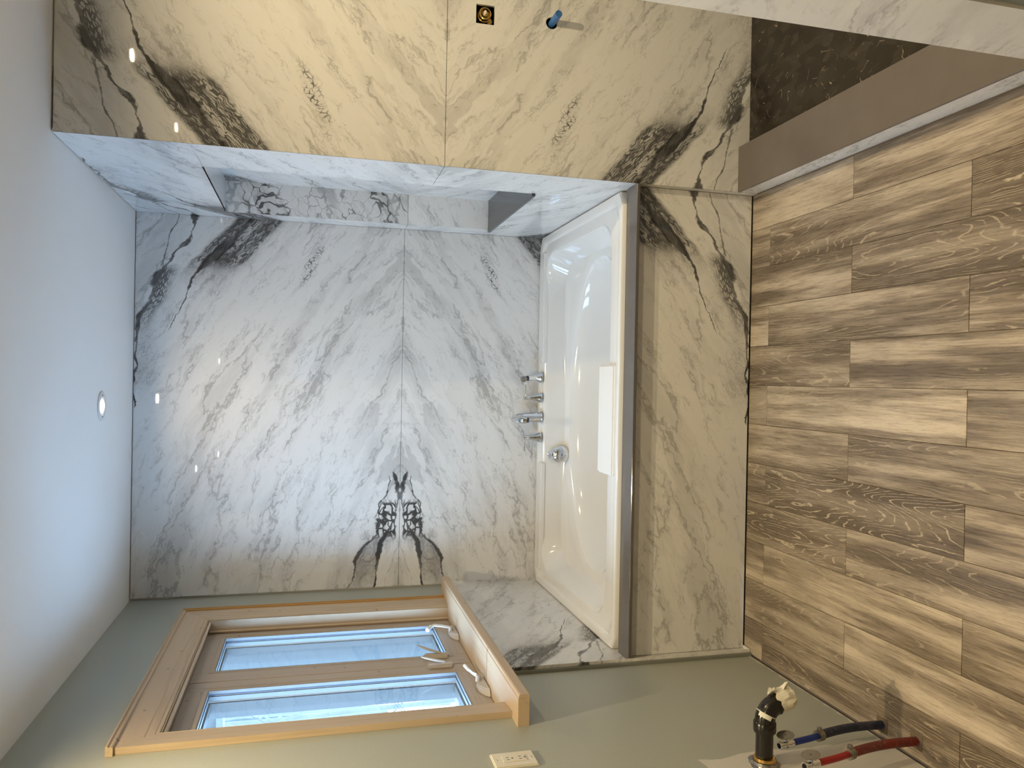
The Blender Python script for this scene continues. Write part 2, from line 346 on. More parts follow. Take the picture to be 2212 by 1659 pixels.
# ------------------------------------------------------------------ mesh helpers
def bx(bm, x0, x1, y0, y1, z0, z1, bev=0.):
    vs = [bm.verts.new(v) for v in ((x0, y0, z0), (x1, y0, z0), (x1, y1, z0), (x0, y1, z0), (x0, y0, z1), (x1, y0, z1), (x1, y1, z1), (x0, y1, z1))]
    fs = [bm.faces.new([vs[i] for i in f]) for f in ((3, 2, 1, 0), (4, 5, 6, 7), (0, 1, 5, 4), (1, 2, 6, 5), (2, 3, 7, 6), (3, 0, 4, 7))]
    if bev:
        es = list({e for f in fs for e in f.edges}); bmesh.ops.bevel(bm, geom=es, offset=bev, segments=1, affect='EDGES')
def frame_of(d):
    d = d.normalized(); a = Vector((0, 0, 1)) if abs(d.z) < .9 else Vector((1, 0, 0)); u = d.cross(a).normalized(); return u, d.cross(u)
def tube(bm, pts, rads, n=16, caps=True, sq=1.):
    pts = [Vector(p) for p in pts]; rings = []
    if isinstance(rads, (int, float)): rads = [rads]*len(pts)
    u = None
    for i, p in enumerate(pts):
        d = (pts[min(i+1, len(pts)-1)] - pts[max(i-1, 0)])
        if d.length < 1e-9: d = Vector((0, 0, 1))
        d.normalize()
        if u is None: u, v = frame_of(d)
        else: u = (u - d*u.dot(d)).normalized(); v = d.cross(u)
        rings.append([bm.verts.new(p + (u*math.cos(a) + v*sq*math.sin(a))*rads[i]) for a in [2*PI*k/n for k in range(n)]])
    for a, b in zip(rings, rings[1:]):
        for k in range(n): bm.faces.new((a[k], a[(k+1) % n], b[(k+1) % n], b[k]))
    if caps: bm.faces.new(rings[0][::-1]); bm.faces.new(rings[-1])
def lathe(bm, prof, org=(0, 0, 0), axis='z', n=28):
    rings = []
    for r, h in prof:
        ring = []
        for k in range(n):
            a = 2*PI*k/n; c, s = r*math.cos(a), r*math.sin(a)
            v = {'z': (c, s, h), 'x': (h, c, s), 'y': (c, h, s)}[axis]
            ring.append(bm.verts.new(Vector(v)+Vector(org)))
        rings.append(ring)
    for a, b in zip(rings, rings[1:]):
        for k in range(n): bm.faces.new((a[k], a[(k+1) % n], b[(k+1) % n], b[k]))
    for rg, (r, h) in ((rings[0], prof[0]), (rings[-1], prof[-1])):
        if r > 1e-6: bm.faces.new(rg)
def obj(name, bm, mat, parent=None, smooth=False, recalc=True):
    if recalc: bmesh.ops.recalc_face_normals(bm, faces=bm.faces)
    me = bpy.data.meshes.new(name); bm.to_mesh(me); bm.free()
    me.materials.append(M[mat] if isinstance(mat, str) else mat)
    if smooth:
        for p in me.polygons: p.use_smooth = True
        try: me.set_sharp_from_angle(angle=math.radians(35))
        except Exception: pass
    o = bpy.data.objects.new(name, me); C.objects.link(o)
    if parent: o.parent = parent; o.matrix_parent_inverse = parent.matrix_world.inverted()
    return o
def tag(o, label=None, cat=None, group=None, kind=None):
    for k, v in (('label', label), ('category', cat), ('group', group), ('kind', kind)):
        if v: o[k] = v
    return o
def empty(name, loc, label, cat, group=None, kind=None):
    o = bpy.data.objects.new(name, None); o.location = loc; o.empty_display_size = .05; C.objects.link(o)
    o.matrix_world = Matrix.Translation(loc)
    return tag(o, label, cat, group, kind)
def struct(name, bm, mat, label=None, parent=None, cat=None):
    o = obj(name, bm, mat, parent); return tag(o, label, cat, kind='structure')
def box(name, mat, parent, *a, bev=0., **k):
    bm = bmesh.new(); bx(bm, *a, bev=bev); return obj(name, bm, mat, parent, **k)

def slab(name, plane, pos, u0, u1, z0, z1, sfun, tfun, parent, mat='slab', th=.010, out=1, holes=(), swap=False):
    """a thin marble sheet. plane 'y' (faces -y) or 'x' (faces -x/+x by out); u = other horizontal axis; holes are loops of (u, z)"""
    bm = bmesh.new(); loops = [[(u0, z0), (u1, z0), (u1, z1), (u0, z1)]] + [list(h) for h in holes]
    def P(u, z, d): return (u, pos+d, z) if plane == 'y' else (pos-out*d, u, z)
    es = []; L = []
    for lp in loops:
        vs = [bm.verts.new(P(u, z, 0)) for u, z in lp]; L.append(vs)
        for i in range(len(vs)): es.append(bm.edges.new((vs[i], vs[(i+1) % len(vs)])))
    bmesh.ops.triangle_fill(bm, use_beauty=True, use_dissolve=False, edges=es)
    uv = bm.loops.layers.uv.new('UVMap')
    for vs, lp in zip(L, loops):
        bk = [bm.verts.new(P(u, z, th)) for u, z in lp]
        for i in range(len(vs)):
            j = (i+1) % len(vs); bm.faces.new((vs[i], vs[j], bk[j], bk[i]))
    for f in bm.faces:
        for l in f.loops:
            c = l.vert.co; u = c.x if plane == 'y' else c.y; dep = (c.y-pos) if plane == 'y' else abs(c.x-pos)
            l[uv].uv = (sfun(u)+dep, tfun(c.z))
    return obj(name, bm, mat, parent)
T0 = lambda z: z-SEAM

# ================================================================== ROOM
# back wall of the tub alcove
bm = bmesh.new(); bx(bm, XL, XR+.3, D+.010, D+.12, -.02, H)
wb = struct('wall_back', bm, 'substrate', 'back wall behind the bathtub clad in book-matched veined marble slabs', cat='wall')
slab('slab', 'y', D, XL+.012, XR-.001, SEAM+.0009, H-.004, lambda x: XR-x, T0, wb)
slab('slab', 'y', D, XL+.012, XR-.001, .0, SEAM-.0009, lambda x: XR-x, T0, wb)
# shower back wall, nearer the camera
sq = lambda cx, cz, r, n=20: [(cx+r*math.cos(2*PI*k/n), cz+r*math.sin(2*PI*k/n)) for k in range(n)]
bm = bmesh.new()
bx(bm, XR+.18, XF, YN+.13, YN+.2, -.02, H)
ws = struct('wall_shower', bm, 'black', 'shower back wall clad in warm-lit veined marble slabs', cat='wall')
slab('slab', 'y', YN, XR+.0002, XF, SEAM+.0009, H-.006, lambda x: x-XR, T0, ws)
valve_hole = [(1.245, 1.053), (1.312, 1.053), (1.312, 1.119), (1.245, 1.119)]
slab('slab', 'y', YN, XR+.0002, XF, 0., SEAM-.0009, lambda x: x-XR, T0, ws, holes=(valve_hole, sq(1.281, .843, .0215)))
# dark cavity behind the valve cut-out
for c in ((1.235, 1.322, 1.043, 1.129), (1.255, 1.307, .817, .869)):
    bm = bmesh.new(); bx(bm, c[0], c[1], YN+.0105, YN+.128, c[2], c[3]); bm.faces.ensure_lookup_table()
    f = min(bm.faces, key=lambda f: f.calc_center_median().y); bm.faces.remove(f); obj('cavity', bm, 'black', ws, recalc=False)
box('batten', 'substrate', ws, XR+.2, 1.2, YN+.0105, YN+.12, 0, H); box('batten', 'substrate', ws, 1.33, XF, YN+.0105, YN+.12, 0, H)
# side wall between tub and shower with the tall niche
NY0, NY1, NZ0, NZ1, ND = 2.925, 3.700, .828, 2.042, .142
wn = empty('wall_nib', (XR+.1, 3.2, 0), 'side wall at the right end of the bathtub with a tall recessed niche', 'wall', kind='structure')
fn = lambda y: D-y
niche_lo = [(NY0, NZ0), (NY1, NZ0), (NY1, SEAM-.0009), (NY0, SEAM-.0009)]
slab('slab', 'x', XR, YN+.0004, NY0, 0, SEAM-.0009, fn, T0, wn, out=-1); slab('slab', 'x', XR, NY1, D, 0, SEAM-.0009, fn, T0, wn, out=-1)
slab('slab', 'x', XR, NY0, NY1, 0, NZ0-.014, fn, T0, wn, out=-1)
slab('slab', 'x', XR, YN+.0004, NY0, SEAM+.0009, H-.004, fn, T0, wn, out=-1); slab('slab', 'x', XR, NY1, D, SEAM+.0009, H-.004, fn, T0, wn, out=-1)
slab('slab', 'x', XR, NY0, NY1, NZ1, H-.004, fn, T0, wn, out=-1)
# niche linings: back, far jamb (dark network above, plain below), near jamb, head, shelf
slab('niche_back', 'x', XR+ND, NY0, NY1, NZ0-.01, NZ1+.01, lambda y: D-y, T0, wn, out=-1)
slab('niche_jamb', 'y', NY1-.0006, XR+.0005, XR+ND+.01, SEAM+.0009, NZ1+.01, lambda x: x+.2, lambda z: z, wn, mat='slab_net')
slab('niche_jamb', 'y', NY1-.0004, XR+.0005, XR+ND+.01, NZ0-.01, SEAM-.0009, lambda x: x+.3, lambda z: z-.45, wn, mat='slab_soft')
box('niche_jamb', 'slab_soft', wn, XR+.0005, XR+ND, NY0-.01, NY0, NZ0-.01, NZ1+.01)
box('niche_head', 'slab_soft', wn, XR+.0005, XR+ND, NY0-.01, NY1+.01, NZ1, NZ1+.01)
tag(box('niche_shelf', 'quartz_dark', wn, XR-.012, XR+ND, NY0-.008, NY1+.006, NZ0-.014, NZ0, bev=.001), 'charcoal quartz shelf of the niche')
box('core', 'black', wn, XR+.153, XR+.178, YN+.0115, D, 0, H-.002)
box('edge_trim', 'alu', wn, XR-.0002, XR+.0006, YN-.0006, YN-.0001, .088, H-.004)

# left wall with window opening
WY0, WY1, WZ0, WZ1 = 2.395, 3.448, 1.000, 2.057
bm = bmesh.new()
bx(bm, XL-.12, XL, YB, WY0, .006, H); bx(bm, XL-.12, XL, WY1, D+.01, .006, H)
bx(bm, XL-.12, XL, WY0, WY1, .006, WZ0); bx(bm, XL-.12, XL, WY0, WY1, WZ1, H)
struct('wall_left', bm, 'paint', 'sage green painted wall with the window', cat='wall')
cl = tag(slab('wall_left_cladding', 'x', XL+.012, 2.632, D-.0005, 0.003, .999, lambda y: y-2.632, lambda z: z-1.645, None, out=-1, th=.0115), 'marble slab on the left wall beneath the window sill', 'wall panel', kind='structure')
box('edge_trim', 'alu', cl, XL+.0005, XL+.012, 2.620, 2.6315, .003, .999)
# right wall, rear wall
bm = bmesh.new(); bx(bm, XF, XF+.1, YB, YN+.2, -.02, H)
struct('wall_right', bm, 'primer', 'plain wall to the right, out of view', cat='wall')
bm = bmesh.new(); rx0, rx1, rz0, rz1 = -.03, .37, 1.52, 1.80
bx(bm, XL-.12, rx0, YB-.1, YB, -.02, H); bx(bm, rx1, XF+.1, YB-.1, YB, -.02, H); bx(bm, rx0, rx1, YB-.1, YB, -.02, rz0); bx(bm, rx0, rx1, YB-.1, YB, rz1, H)
struct('wall_rear', bm, 'primer', 'plain wall behind the camera with a small opening', cat='wall')
bm = bmesh.new(); bx(bm, XL-.12, XF+.1, YB-.1, D+.12, H, H+.08)
struct('ceiling', bm, 'ceiling', 'flat white painted ceiling', cat='ceiling')

# floor: mortar bed with wood-look tiles
bm = bmesh.new(); bx(bm, XL-.12, XF+.1, YB-.1, D+.12, -.05, -.006)
bx(bm, XL, XF, YB, YA-.002, -.006, -.0022)
fl = struct('floor', bm, 'grout', 'floor of long brown wood-look porcelain tiles in a running bond', cat='floor')
TW, TL, GAP, OX = .1495, .912, .0017, -.002
full = None
def tile_mesh(w, l, uo=(0, 0)):
    bm = bmesh.new(); bx(bm, GAP/2, w-GAP/2, GAP/2, l-GAP/2, -.006, 0, bev=.0006)
    uv = bm.loops.layers.uv.new('UVMap')
    for f in bm.faces:
        for lp in f.loops: lp[uv].uv = (lp.vert.co.x+uo[0], lp.vert.co.y+uo[1])
    bmesh.ops.recalc_face_normals(bm, faces=bm.faces)
    me = bpy.data.meshes.new('tile'); bm.to_mesh(me); bm.free(); me.materials.append(M['tile']); return me
full = tile_mesh(TW, TL)
def tile(x0, x1, y0, y1):
    whole = abs(x1-x0-TW) < 1e-4 and abs(y1-y0-TL) < 1e-4
    o = bpy.data.objects.new('tile', full if whole else tile_mesh(x1-x0, y1-y0)); o.location = (x0, y0, 0); C.objects.link(o); o.parent = fl
for k in range(-7, 14):
    x0, x1 = OX+k*TW, OX+(k+1)*TW
    x0c, x1c = max(x0, XL+.006), min(x1, XF)
    if x1c-x0c < .01: continue
    yj = 2.557 if k % 2 else 2.101
    j = yj-5*TL
    while j < YA:
        y0, y1 = max(j, YB), min(j+TL, YA-.003)
        j += TL
        if y1-y0 < .01: continue
        if x1c > .736+.001:                       # beside the curb the floor stops
            if x0c < .735:
                if y1 > 1.20:
                    if y0 < 1.20: tile(x0c, x1c, y0, 1.20)
                    tile(x0c, .735, max(y0, 1.20), y1); continue
            else:
                if y0 >= 1.2: continue
                y1 = min(y1, 1.20)
                if y1-y0 < .01: continue
        tile(x0c, x1c, y0, y1)
# shower floor
bm = bmesh.new(); bx(bm, .905, XF, 1.40, YN, -.006, .040)
tag(struct('floor_shower', bm, 'emperador', 'dark brown marble shower floor with thin pale veins', cat='shower floor'))
# pony wall in the foreground
bm = bmesh.new(); bx(bm, .757, XF, 1.228, 1.385, -.006, 1.19)
pw = struct('wall_pony', bm, 'substrate', 'white marble end of the low shower wall nearest the camera', cat='wall')
slab('slab', 'x', .745, 1.217, 1.397, .0865, 1.2, lambda y: (y-1.217)*.6+.42, lambda z: (1.0-z)*1.0-.13, pw, out=-1, mat='slab_soft', th=.011)
slab('slab', 'y', 1.217, .757, XF, 0, 1.2, lambda x: x-.3, T0, pw)
slab('slab', 'y', 1.387, .757, XF, 0.04, 1.2, lambda x: x-.3, T0, pw)
box('cap', 'quartz_cap', pw, .742, XF, 1.212, 1.402, 1.2, 1.212)
bm = bmesh.new(); bx(bm, .752, .90, 1.10, 1.214, 0, 1.15)
tag(obj('shaded_wall_end', bm, 'alu', pw), 'sage wall end beside the pale marble end, its shade put into the dark grey colour')  # wall end in shadow, the shade is put into this darker grey

# shower curb
cb = empty('shower_curb', (.82, 2.0, 0), 'low shower curb with taupe quartz top and white marble face beside the tiled floor', 'curb')
slab('facing', 'x', .7395, 1.215, YN-.0005, -.002, .0755, lambda y: 3.6-y, lambda z: z+.55, cb, out=-1, mat='slab_soft', th=.01)
box('core', 'substrate', cb, .7500, .9045, 1.399, YN-.001, 0, .0755)
tag(box('cap', 'quartz_cap', cb, .7355, .909, 1.215, YN-.0005, .0765, .0865, bev=.0015), 'taupe grey quartz top')
box('cap_underside', 'quartz', cb, .7375, .7495, 1.215, YN-.0005, .0735, .0764)

# ================================================================== BATH SURROUND
su = empty('tub_surround', (-.15, 2.68, 0), 'marble tub skirt with a dark grey quartz ledge along its top', 'tub surround')
slab('skirt_panel', 'y', YA, XL+.0135, XR-.0015, .004, .490, lambda x: XR-x, T0, su)
tag(box('ledge', 'quartz', su, XL+.0125, XR-.0025, 2.636, 2.7345, .4925, .505, bev=.0015), 'dark grey quartz ledge')
box('shadow_batten', 'dark_gap', su, XL+.015, XR-.003, YA+.0105, YA+.03, .003, .4915)

# ================================================================== BATHTUB
tub = empty('bathtub', (-.15, 3.27, 0), 'white acrylic alcove bathtub with raised rim, set behind the dark ledge', 'bathtub')
TX0, TX1, TY0, TY1 = XL+.0135, XR-.003, 2.736, D-.003
def rrect(x0, x1, y0, y1, r, n=96):
    """n points round a rounded rectangle, sampled by angle so rings match"""
    cx, cy_ = (x0+x1)/2, (y0+y1)/2; a, b = (x1-x0)/2, (y1-y0)/2; pts = []
    for k in range(n):
        th = 2*PI*(k+.5)/n; c, s_ = math.cos(th), math.sin(th)
        # parametrise with the unit square then round
        m = max(abs(c), abs(s_)); px, py = c/m*a, s_/m*b
        if abs(px) > a-r and abs(py) > b-r:
            qx, qy = math.copysign(a-r, px), math.copysign(b-r, py); d = Vector((px-qx, py-qy)); d.normalize(); px, py = qx+d.x*r, qy+d.y*r
        pts.append((cx+px, cy_+py))
    return pts
def superell(cx, cy_, a, b, e, n=96):
    pts = []
    for k in range(n):
        th = 2*PI*(k+.5)/n; c, s_ = math.cos(th), math.sin(th); m = max(abs(c), abs(s_)); px, py = c/m, s_/m
        l = (abs(px)**e+abs(py)**e)**(1/e); pts.append((cx+a*px/l, cy_+b*py/l))
    return pts
bm = bmesh.new(); rings = []
def ring(pts, z):
    rings.append([bm.verts.new((x, y, z if not callable(z) else z(x, y))) for x, y in pts])
ring(rrect(TX0, TX1, TY0, TY1, .004), .47)
ring(rrect(TX0, TX1, TY0, TY1, .006), .514)
ring(rrect(TX0+.004, TX1-.004, TY0+.004, TY1-.004, .010), .5205)
def inset(d, z, r, back=0., front=0.):
    pts = rrect(TX0+d, TX1-d, TY0+d+front, TY1-d-back, r); ring(pts, z)
inset(.030, .5215, .014); inset(.040, .518, .016); inset(.046, .5115, .018)
inset(.062, .5095, .025)
# basin rim with its arm-rest pad in front and faucet recess behind
BX0, BX1, BY0, BY1 = -.945, .640, 2.872, 3.752
def bas(off, r, padoff=0.):
    pts = rrect(BX0+off, BX1-off, BY0+off*.7, BY1-off*.55, r)
    return pts
ring(bas(-.012, .12), .5085)
ring(bas(-.002, .12), .5065)
ring(bas(.004, .12), .4995)
ring(bas(.012, .125), .485)
def blend(a, b, f): return [(p[0]*(1-f)+q_[0]*f, p[1]*(1-f)+q_[1]*f) for p, q_ in zip(a, b)]
top = bas(.014, .13); foot = superell(-.13, 3.30, .60, .285, 2.4)
wall = rrect(BX0+.040, BX1-.040, BY0+.022, BY1-.020, .15)
oval = superell(-.145, 3.300, .715, .395, 2.15)
ring(blend(top, wall, .6), .44); ring(wall, .412); ring(blend(wall, oval, .12), .402)
ring(blend(wall, oval, .55), .395); ring(blend(wall, oval, .93), .388); ring(oval, .382)
oval2 = superell(-.145, 3.300, .700, .380, 2.15)
ring(oval2, .366); ring(blend(oval2, foot, .2), .30); ring(blend(oval2, foot, .45), .21); ring(blend(oval2, foot, .7), .15); ring(blend(oval2, foot, .9), .116); ring(foot, .107)
n = 96
for a, b in zip(rings, rings[1:]):
    for k in range(n): bm.faces.new((a[k], a[(k+1) % n], b[(k+1) % n], b[k]))
c = bm.verts.new((-.13, 3.30, .104))
for k in range(n): bm.faces.new((rings[-1][k], rings[-1][(k+1) % n], c))
shell = obj('shell', bm, 'acrylic', tub, smooth=True)
# raised pads: front arm rest and the back ledges either side of the faucet recess
def pad(x0, x1, y0, y1, z0, z1, name):
    bm = bmesh.new(); bx(bm, x0, x1, y0, y1, z0, z1); bmesh.ops.bevel(bm, geom=list(bm.edges), offset=.006, segments=3, affect='EDGES'); return obj(name, bm, 'acrylic', tub, smooth=True)
pad(-.365, .068, 2.79, 2.948, .478, .5225, 'arm_rest')
pad(.085, .655, 3.748, 3.812, .492, .5215, 'back_ledge'); pad(-.962, -.412, 3.744, 3.812, .492, .5215, 'back_ledge')
pad(-.415, .09, 3.792, 3.815, .49, .5165, 'faucet_deck')
# overflow plate and turning knob on the basin's back wall
bm = bmesh.new(); OC = (-.370, 3.700, .430)
lathe(bm, [(0, -.020), (.020, -.019), (.036, -.014), (.043, -.006), (.044, .0), (.044, .028)], OC, 'y', 40)
ov = obj('overflow_plate', bm, 'chrome', tub, smooth=True)
bm = bmesh.new(); lathe(bm, [(0, -.0225), (.003, -.022), (.004, -.018)], OC, 'y', 12); obj('screw', bm, 'gasket', ov, smooth=True)
bm = bmesh.new(); lathe(bm, [(0, .003), (.012, .003), (.014, .006), (.018, .006), (.0195, .002), (.018, -.003), (.008, -.006), (.008, -.016)], (OC[0]-.003, OC[1]+.012, .484), 'z', 24)
obj('overflow_knob', bm, 'chrome', tub, smooth=True)
bm = bmesh.new(); lathe(bm, [(.0, .004), (.028, .004), (.034, .0)], (-.45, 3.3, .107), 'z', 28); obj('drain', bm, 'chrome', tub, smooth=True)

# faucets on the back deck
FY = 3.772; FZ = .5175
def handle(x, lever_dx, label):
    e = empty('faucet_handle', (x, FY, FZ), label, 'faucet handle', 'pair of faucet handles on the tub deck')
    bm = bmesh.new(); lathe(bm, [(0, 0), (.0265, 0), (.027, .004), (.0235, .013), (.0175, .028), (.0130, .045), (.0108, .060), (.0103, .066)], (x, FY, FZ), 'z', 32); obj('base', bm, 'chrome', e, smooth=True)
    bm = bmesh.new(); lathe(bm, [(.0105, .0665), (.0115, .068), (.0115, .088), (.0105, .0905), (0, .0912)], (x, FY, FZ), 'z', 28); obj('hub', bm, 'chrome', e, smooth=True)
    bm = bmesh.new(); s_ = math.copysign(1, lever_dx)
    tube(bm, [(x+s_*.008, FY-.003, FZ+.083), (x+s_*.025, FY-.006, FZ+.083), (x+lever_dx*.9, FY-.012, FZ+.0845), (x+lever_dx, FY-.013, FZ+.086)], [.005, .0042, .0048, .0058], 12); obj('lever', bm, 'chrome', e, smooth=True)
handle(-.086, .072, 'right chrome faucet handle, lever pointing towards the hand shower')
handle(-.289, -.068, 'left chrome faucet handle, lever pointing towards the window')
e = empty('tub_spout', (-.186, FY, FZ), 'tall curved chrome tub spout between the two faucet handles', 'faucet')
bm = bmesh.new()
path, rad = [], []
for i in range(13):
    a = i/12*PI*.86; path.append((-.187-.006*math.sin(a)-.004*i/12, FY-.055+.055*math.cos(a)-.018*(i/12)**2, FZ+.118+.040*math.sin(a)-.010*(i/12)))
    rad.append(.020-.0035*math.sin(a))
path = [(-.186, FY, FZ+.002), (-.186, FY, FZ+.04), (-.186, FY, FZ+.085)] + path; rad = [.0275, .0255, .0225] + rad
p = Vector(path[-1]); path.append(tuple(p+Vector((-.001, -.003, -.016)))); rad.append(.0165)
tube(bm, path, rad, 24); obj('body', bm, 'chrome', e, smooth=True)
bm = bmesh.new(); tube(bm, [p+Vector((-.001, -.003, -.0162)), p+Vector((-.0015, -.0045, -.026))], [.0125, .012], 20); obj('nozzle', bm, 'gasket', e, smooth=True)
bm = bmesh.new(); lathe(bm, [(.029, 0), (.030, .002), (.0285, .005), (.0, .005)], (-.186, FY, FZ-.001), 'z', 32); obj('base_ring', bm, 'chrome', e, smooth=True)
e = empty('hand_shower', (.016, FY, FZ), 'chrome hand shower resting in its flared holder, rightmost fitting on the tub deck', 'hand shower')
bm = bmesh.new(); lathe(bm, [(0, 0), (.0295, 0), (.030, .004), (.026, .012), (.016, .026), (.0135, .031), (0, .031)], (.017, FY, FZ), 'z', 32); obj('base', bm, 'chrome', e, smooth=True)
bm = bmesh.new(); tube(bm, [(.017, FY, FZ+.030), (.015, FY-.006, FZ+.05), (.011, FY-.016, FZ+.078)], [.0145, .0155, .0155], 20); obj('holder', bm, 'chrome', e, smooth=True)
bm = bmesh.new(); tube(bm, [(.011, FY-.016, FZ+.0785), (.009, FY-.021, FZ+.092)], [.0125, .012], 20); obj('grip', bm, 'gasket', e, smooth=True)
bm = bmesh.new(); tube(bm, [(.009, FY-.021, FZ+.0925), (.006, FY-.028, FZ+.104), (.005, FY-.030, FZ+.110)], [.0135, .0145, .0125], 20); obj('head', bm, 'steel', e, smooth=True)

# ================================================================== WINDOW
win = empty('window_1', (XL, 2.92, 1.0), 'double casement window with pale unfinished wood casing', 'window', kind='structure')
def prism_y(name, prof, y0, y1, mat, parent, m0=0., m1=0.):
    """profile in (x, z) swept along y, mitred by m per unit of z"""
    bm = bmesh.new(); zr = prof[0][1]
    a = [bm.verts.new((x, y0+m0*(z-zr), z)) for x, z in prof]; b = [bm.verts.new((x, y1+m1*(z-zr), z)) for x, z in prof]
    n = len(prof); bm.faces.new(a[::-1]); bm.faces.new(b)
    for i in range(n): bm.faces.new((a[i], a[(i+1) % n], b[(i+1) % n], b[i]))
    return obj(name, bm, mat, parent)
def prism_z(name, prof, z0, z1, mat, parent, m1=0., yr=0.):
    """profile in (x, y) swept along z, mitred at the top"""
    bm = bmesh.new()
    a = [bm.verts.new((x, y, z0)) for x, y in prof]; b = [bm.verts.new((x, y, z1+m1*(y-yr))) for x, y in prof]
    n = len(prof); bm.faces.new(a[::-1]); bm.faces.new(b)
    for i in range(n): bm.faces.new((a[i], a[(i+1) % n], b[(i+1) % n], b[i]))
    return obj(name, bm, mat, parent)
X0 = XL+.0005
# casing profile from inside edge (thin, beaded) to outside edge (thick, back band)
cas = [(0, 0), (.007, 0), (.009, .003), (.008, .010), (.010, .013), (.012, .034), (.0135, .037), (.018, .095), (.020, .097), (.0205, .100), (0, .100)]
iy0, iy1, iz1 = 2.393, 3.450, 2.058
prism_z('casing_board', [(X0+a, iy0-b) for a, b in cas], 1.0375, iz1, 'wood_z', win, m1=-1., yr=iy0)
prism_z('casing_board', [(X0+a, iy1+b) for a, b in cas], 1.0375, iz1, 'wood_z', win, m1=1., yr=iy1)
prism_y('casing_head', [(X0+a, iz1+b) for a, b in cas], iy0, iy1, 'wood_y', win, m0=-1., m1=1.)
# back band mouldings round the outside
bb = [(0, 0), (.0245, 0), (.027, .004), (.024, .010), (.030, .014), (.028, .019), (0, .019)]
tag(prism_z('back_band', [(X0+a, iy1+.1003+b) for a, b in bb], 1.0375, iz1+.100, poplar('stained_band', (.42, .23, .06), (.34, .17, .04), 'z'), win, m1=1., yr=iy1+.1), 'orange stained edge strip')
prism_y('back_band', [(X0+a, iz1+.1003+b) for a, b in bb], iy0-.108, iy1+.1, 'wood_y', win, m0=0, m1=1.)
# jamb boards
SXF = -1.090     # room-side face of the sashes
box('jamb', 'wood_z', win, -1.165, XL+.006, WY0-.0005, WY0+.0005+.001, 1.0375, 2.056); box('jamb', 'wood_z', win, -1.165, XL+.006, WY1-.002, WY1-.0005, 1.0375, 2.056)
box('jamb_head', 'wood_y', win, -1.165, XL+.006, WY0+.002, WY1-.002, 2.0545, 2.0565)
bm = bmesh.new(); tube(bm, [(SXF+.010, WY1-.008, 1.038), (SXF+.010, WY1-.008, 2.05)], .005, 8); obj('stop_bead', bm, 'wood_z', win, smooth=True)
bm = bmesh.new(); tube(bm, [(XL-.004, WY0+.003, 2.049), (XL-.004, WY1-.004, 2.049)], .006, 8); obj('stop_bead', bm, 'wood_y', win, smooth=True)
# stool (inner sill) with nosing
tag(box('stool', 'wood_y', win, -1.100, -.957, 2.227, 3.640, 1.0002, 1.0370, bev=.001), 'deep wooden window stool')
prism_y('stool_nosing', [(-.9565, 1.0008), (-.945, 1.0012), (-.9435, 1.004), (-.9435, 1.030), (-.946, 1.034), (-.9565, 1.0355)], 2.2275, 3.6395, 'wood_y', win)
# sashes
def sash(y0, y1, z0, z1, fs, fe, rail, label):
    s_ = tag(empty('sash', (SXF, (y0+y1)/2, z0), label, None)); s_.parent = win; s_.matrix_parent_inverse = win.matrix_world.inverted()
    if 'category' in s_: del s_['category']
    gy0, gy1, gz0, gz1 = y0+fs, y1-fe, z0+rail, z1-rail
    x0, x1 = SXF-.042, SXF
    box('stile', 'sash_z', s_, x0, x1, y0, gy0, z0, z1, bev=.0012); box('stile', 'sash_z', s_, x0, x1, gy1, y1, z0, z1, bev=.0012)
    box('rail', 'sash_y', s_, x0, x1-.0004, gy0, gy1, z0, gz0, bev=.0012); box('rail', 'sash_y', s_, x0, x1-.0004, gy0, gy1, gz1, z1, bev=.0012)
    def rim(name, mat, d0, d1, xa, xb):     # a rectangular ring hugging the opening from d0 to d1 inside it
        bm = bmesh.new()
        bx(bm, xa, xb, gy0+d0, gy0+d1, gz0+d0, gz1-d0); bx(bm, xa, xb, gy1-d1, gy1-d0, gz0+d0, gz1-d0)
        bx(bm, xa, xb, gy0+d1, gy1-d1, gz0+d0, gz0+d1); bx(bm, xa, xb, gy0+d1, gy1-d1, gz1-d1, gz1-d0); return obj(name, bm, mat, s_)
    rim('glazing_bead', 'sash_z', -.020, -.016, x1-.001, x1+.0012)
    rim('bead', 'bead', .0, .004, x1-.012, x1-.001)
    rim('gasket', 'gasket', .0, .003, x1-.0165, x1-.0125)
    rim('spacer', 'bead', .0, .005, x1-.034, x1-.0205)
    rim('cladding', 'clad', .0, .009, x1-.075, x1-.043)
    box('pane', 'glass', s_, x1-.0190, x1-.0170, gy0+.001, gy1-.001, gz0+.001, gz1-.001)
    return s_
sash(2.398, 2.902, 1.0385, 2.0535, .062, .076, .073, 'nearer casement sash')
sash(2.908, 3.445, 1.0385, 2.0535, .100, .066, .073, 'farther casement sash')
box('mullion', 'sash_z', win, SXF-.06, SXF-.030, 2.895, 2.915, 1.038, 2.054)
for (a, b, c, d) in ((WY0-.002, 2.41, 1.0, 2.057), (3.435, WY1+.002, 1.0, 2.057)): box('brickmould', 'mould', win, -1.215, -1.167, a-.02, b+.004, c, d)
box('brickmould', 'mould', win, -1.215, -1.167, 2.888, 2.922, 1.0, 2.057); box('brickmould', 'mould', win, -1.215, -1.167, 2.39, 3.45, 2.04, 2.09); box('brickmould', 'mould', win, -1.215, -1.167, 2.39, 3.45, .98, 1.03)
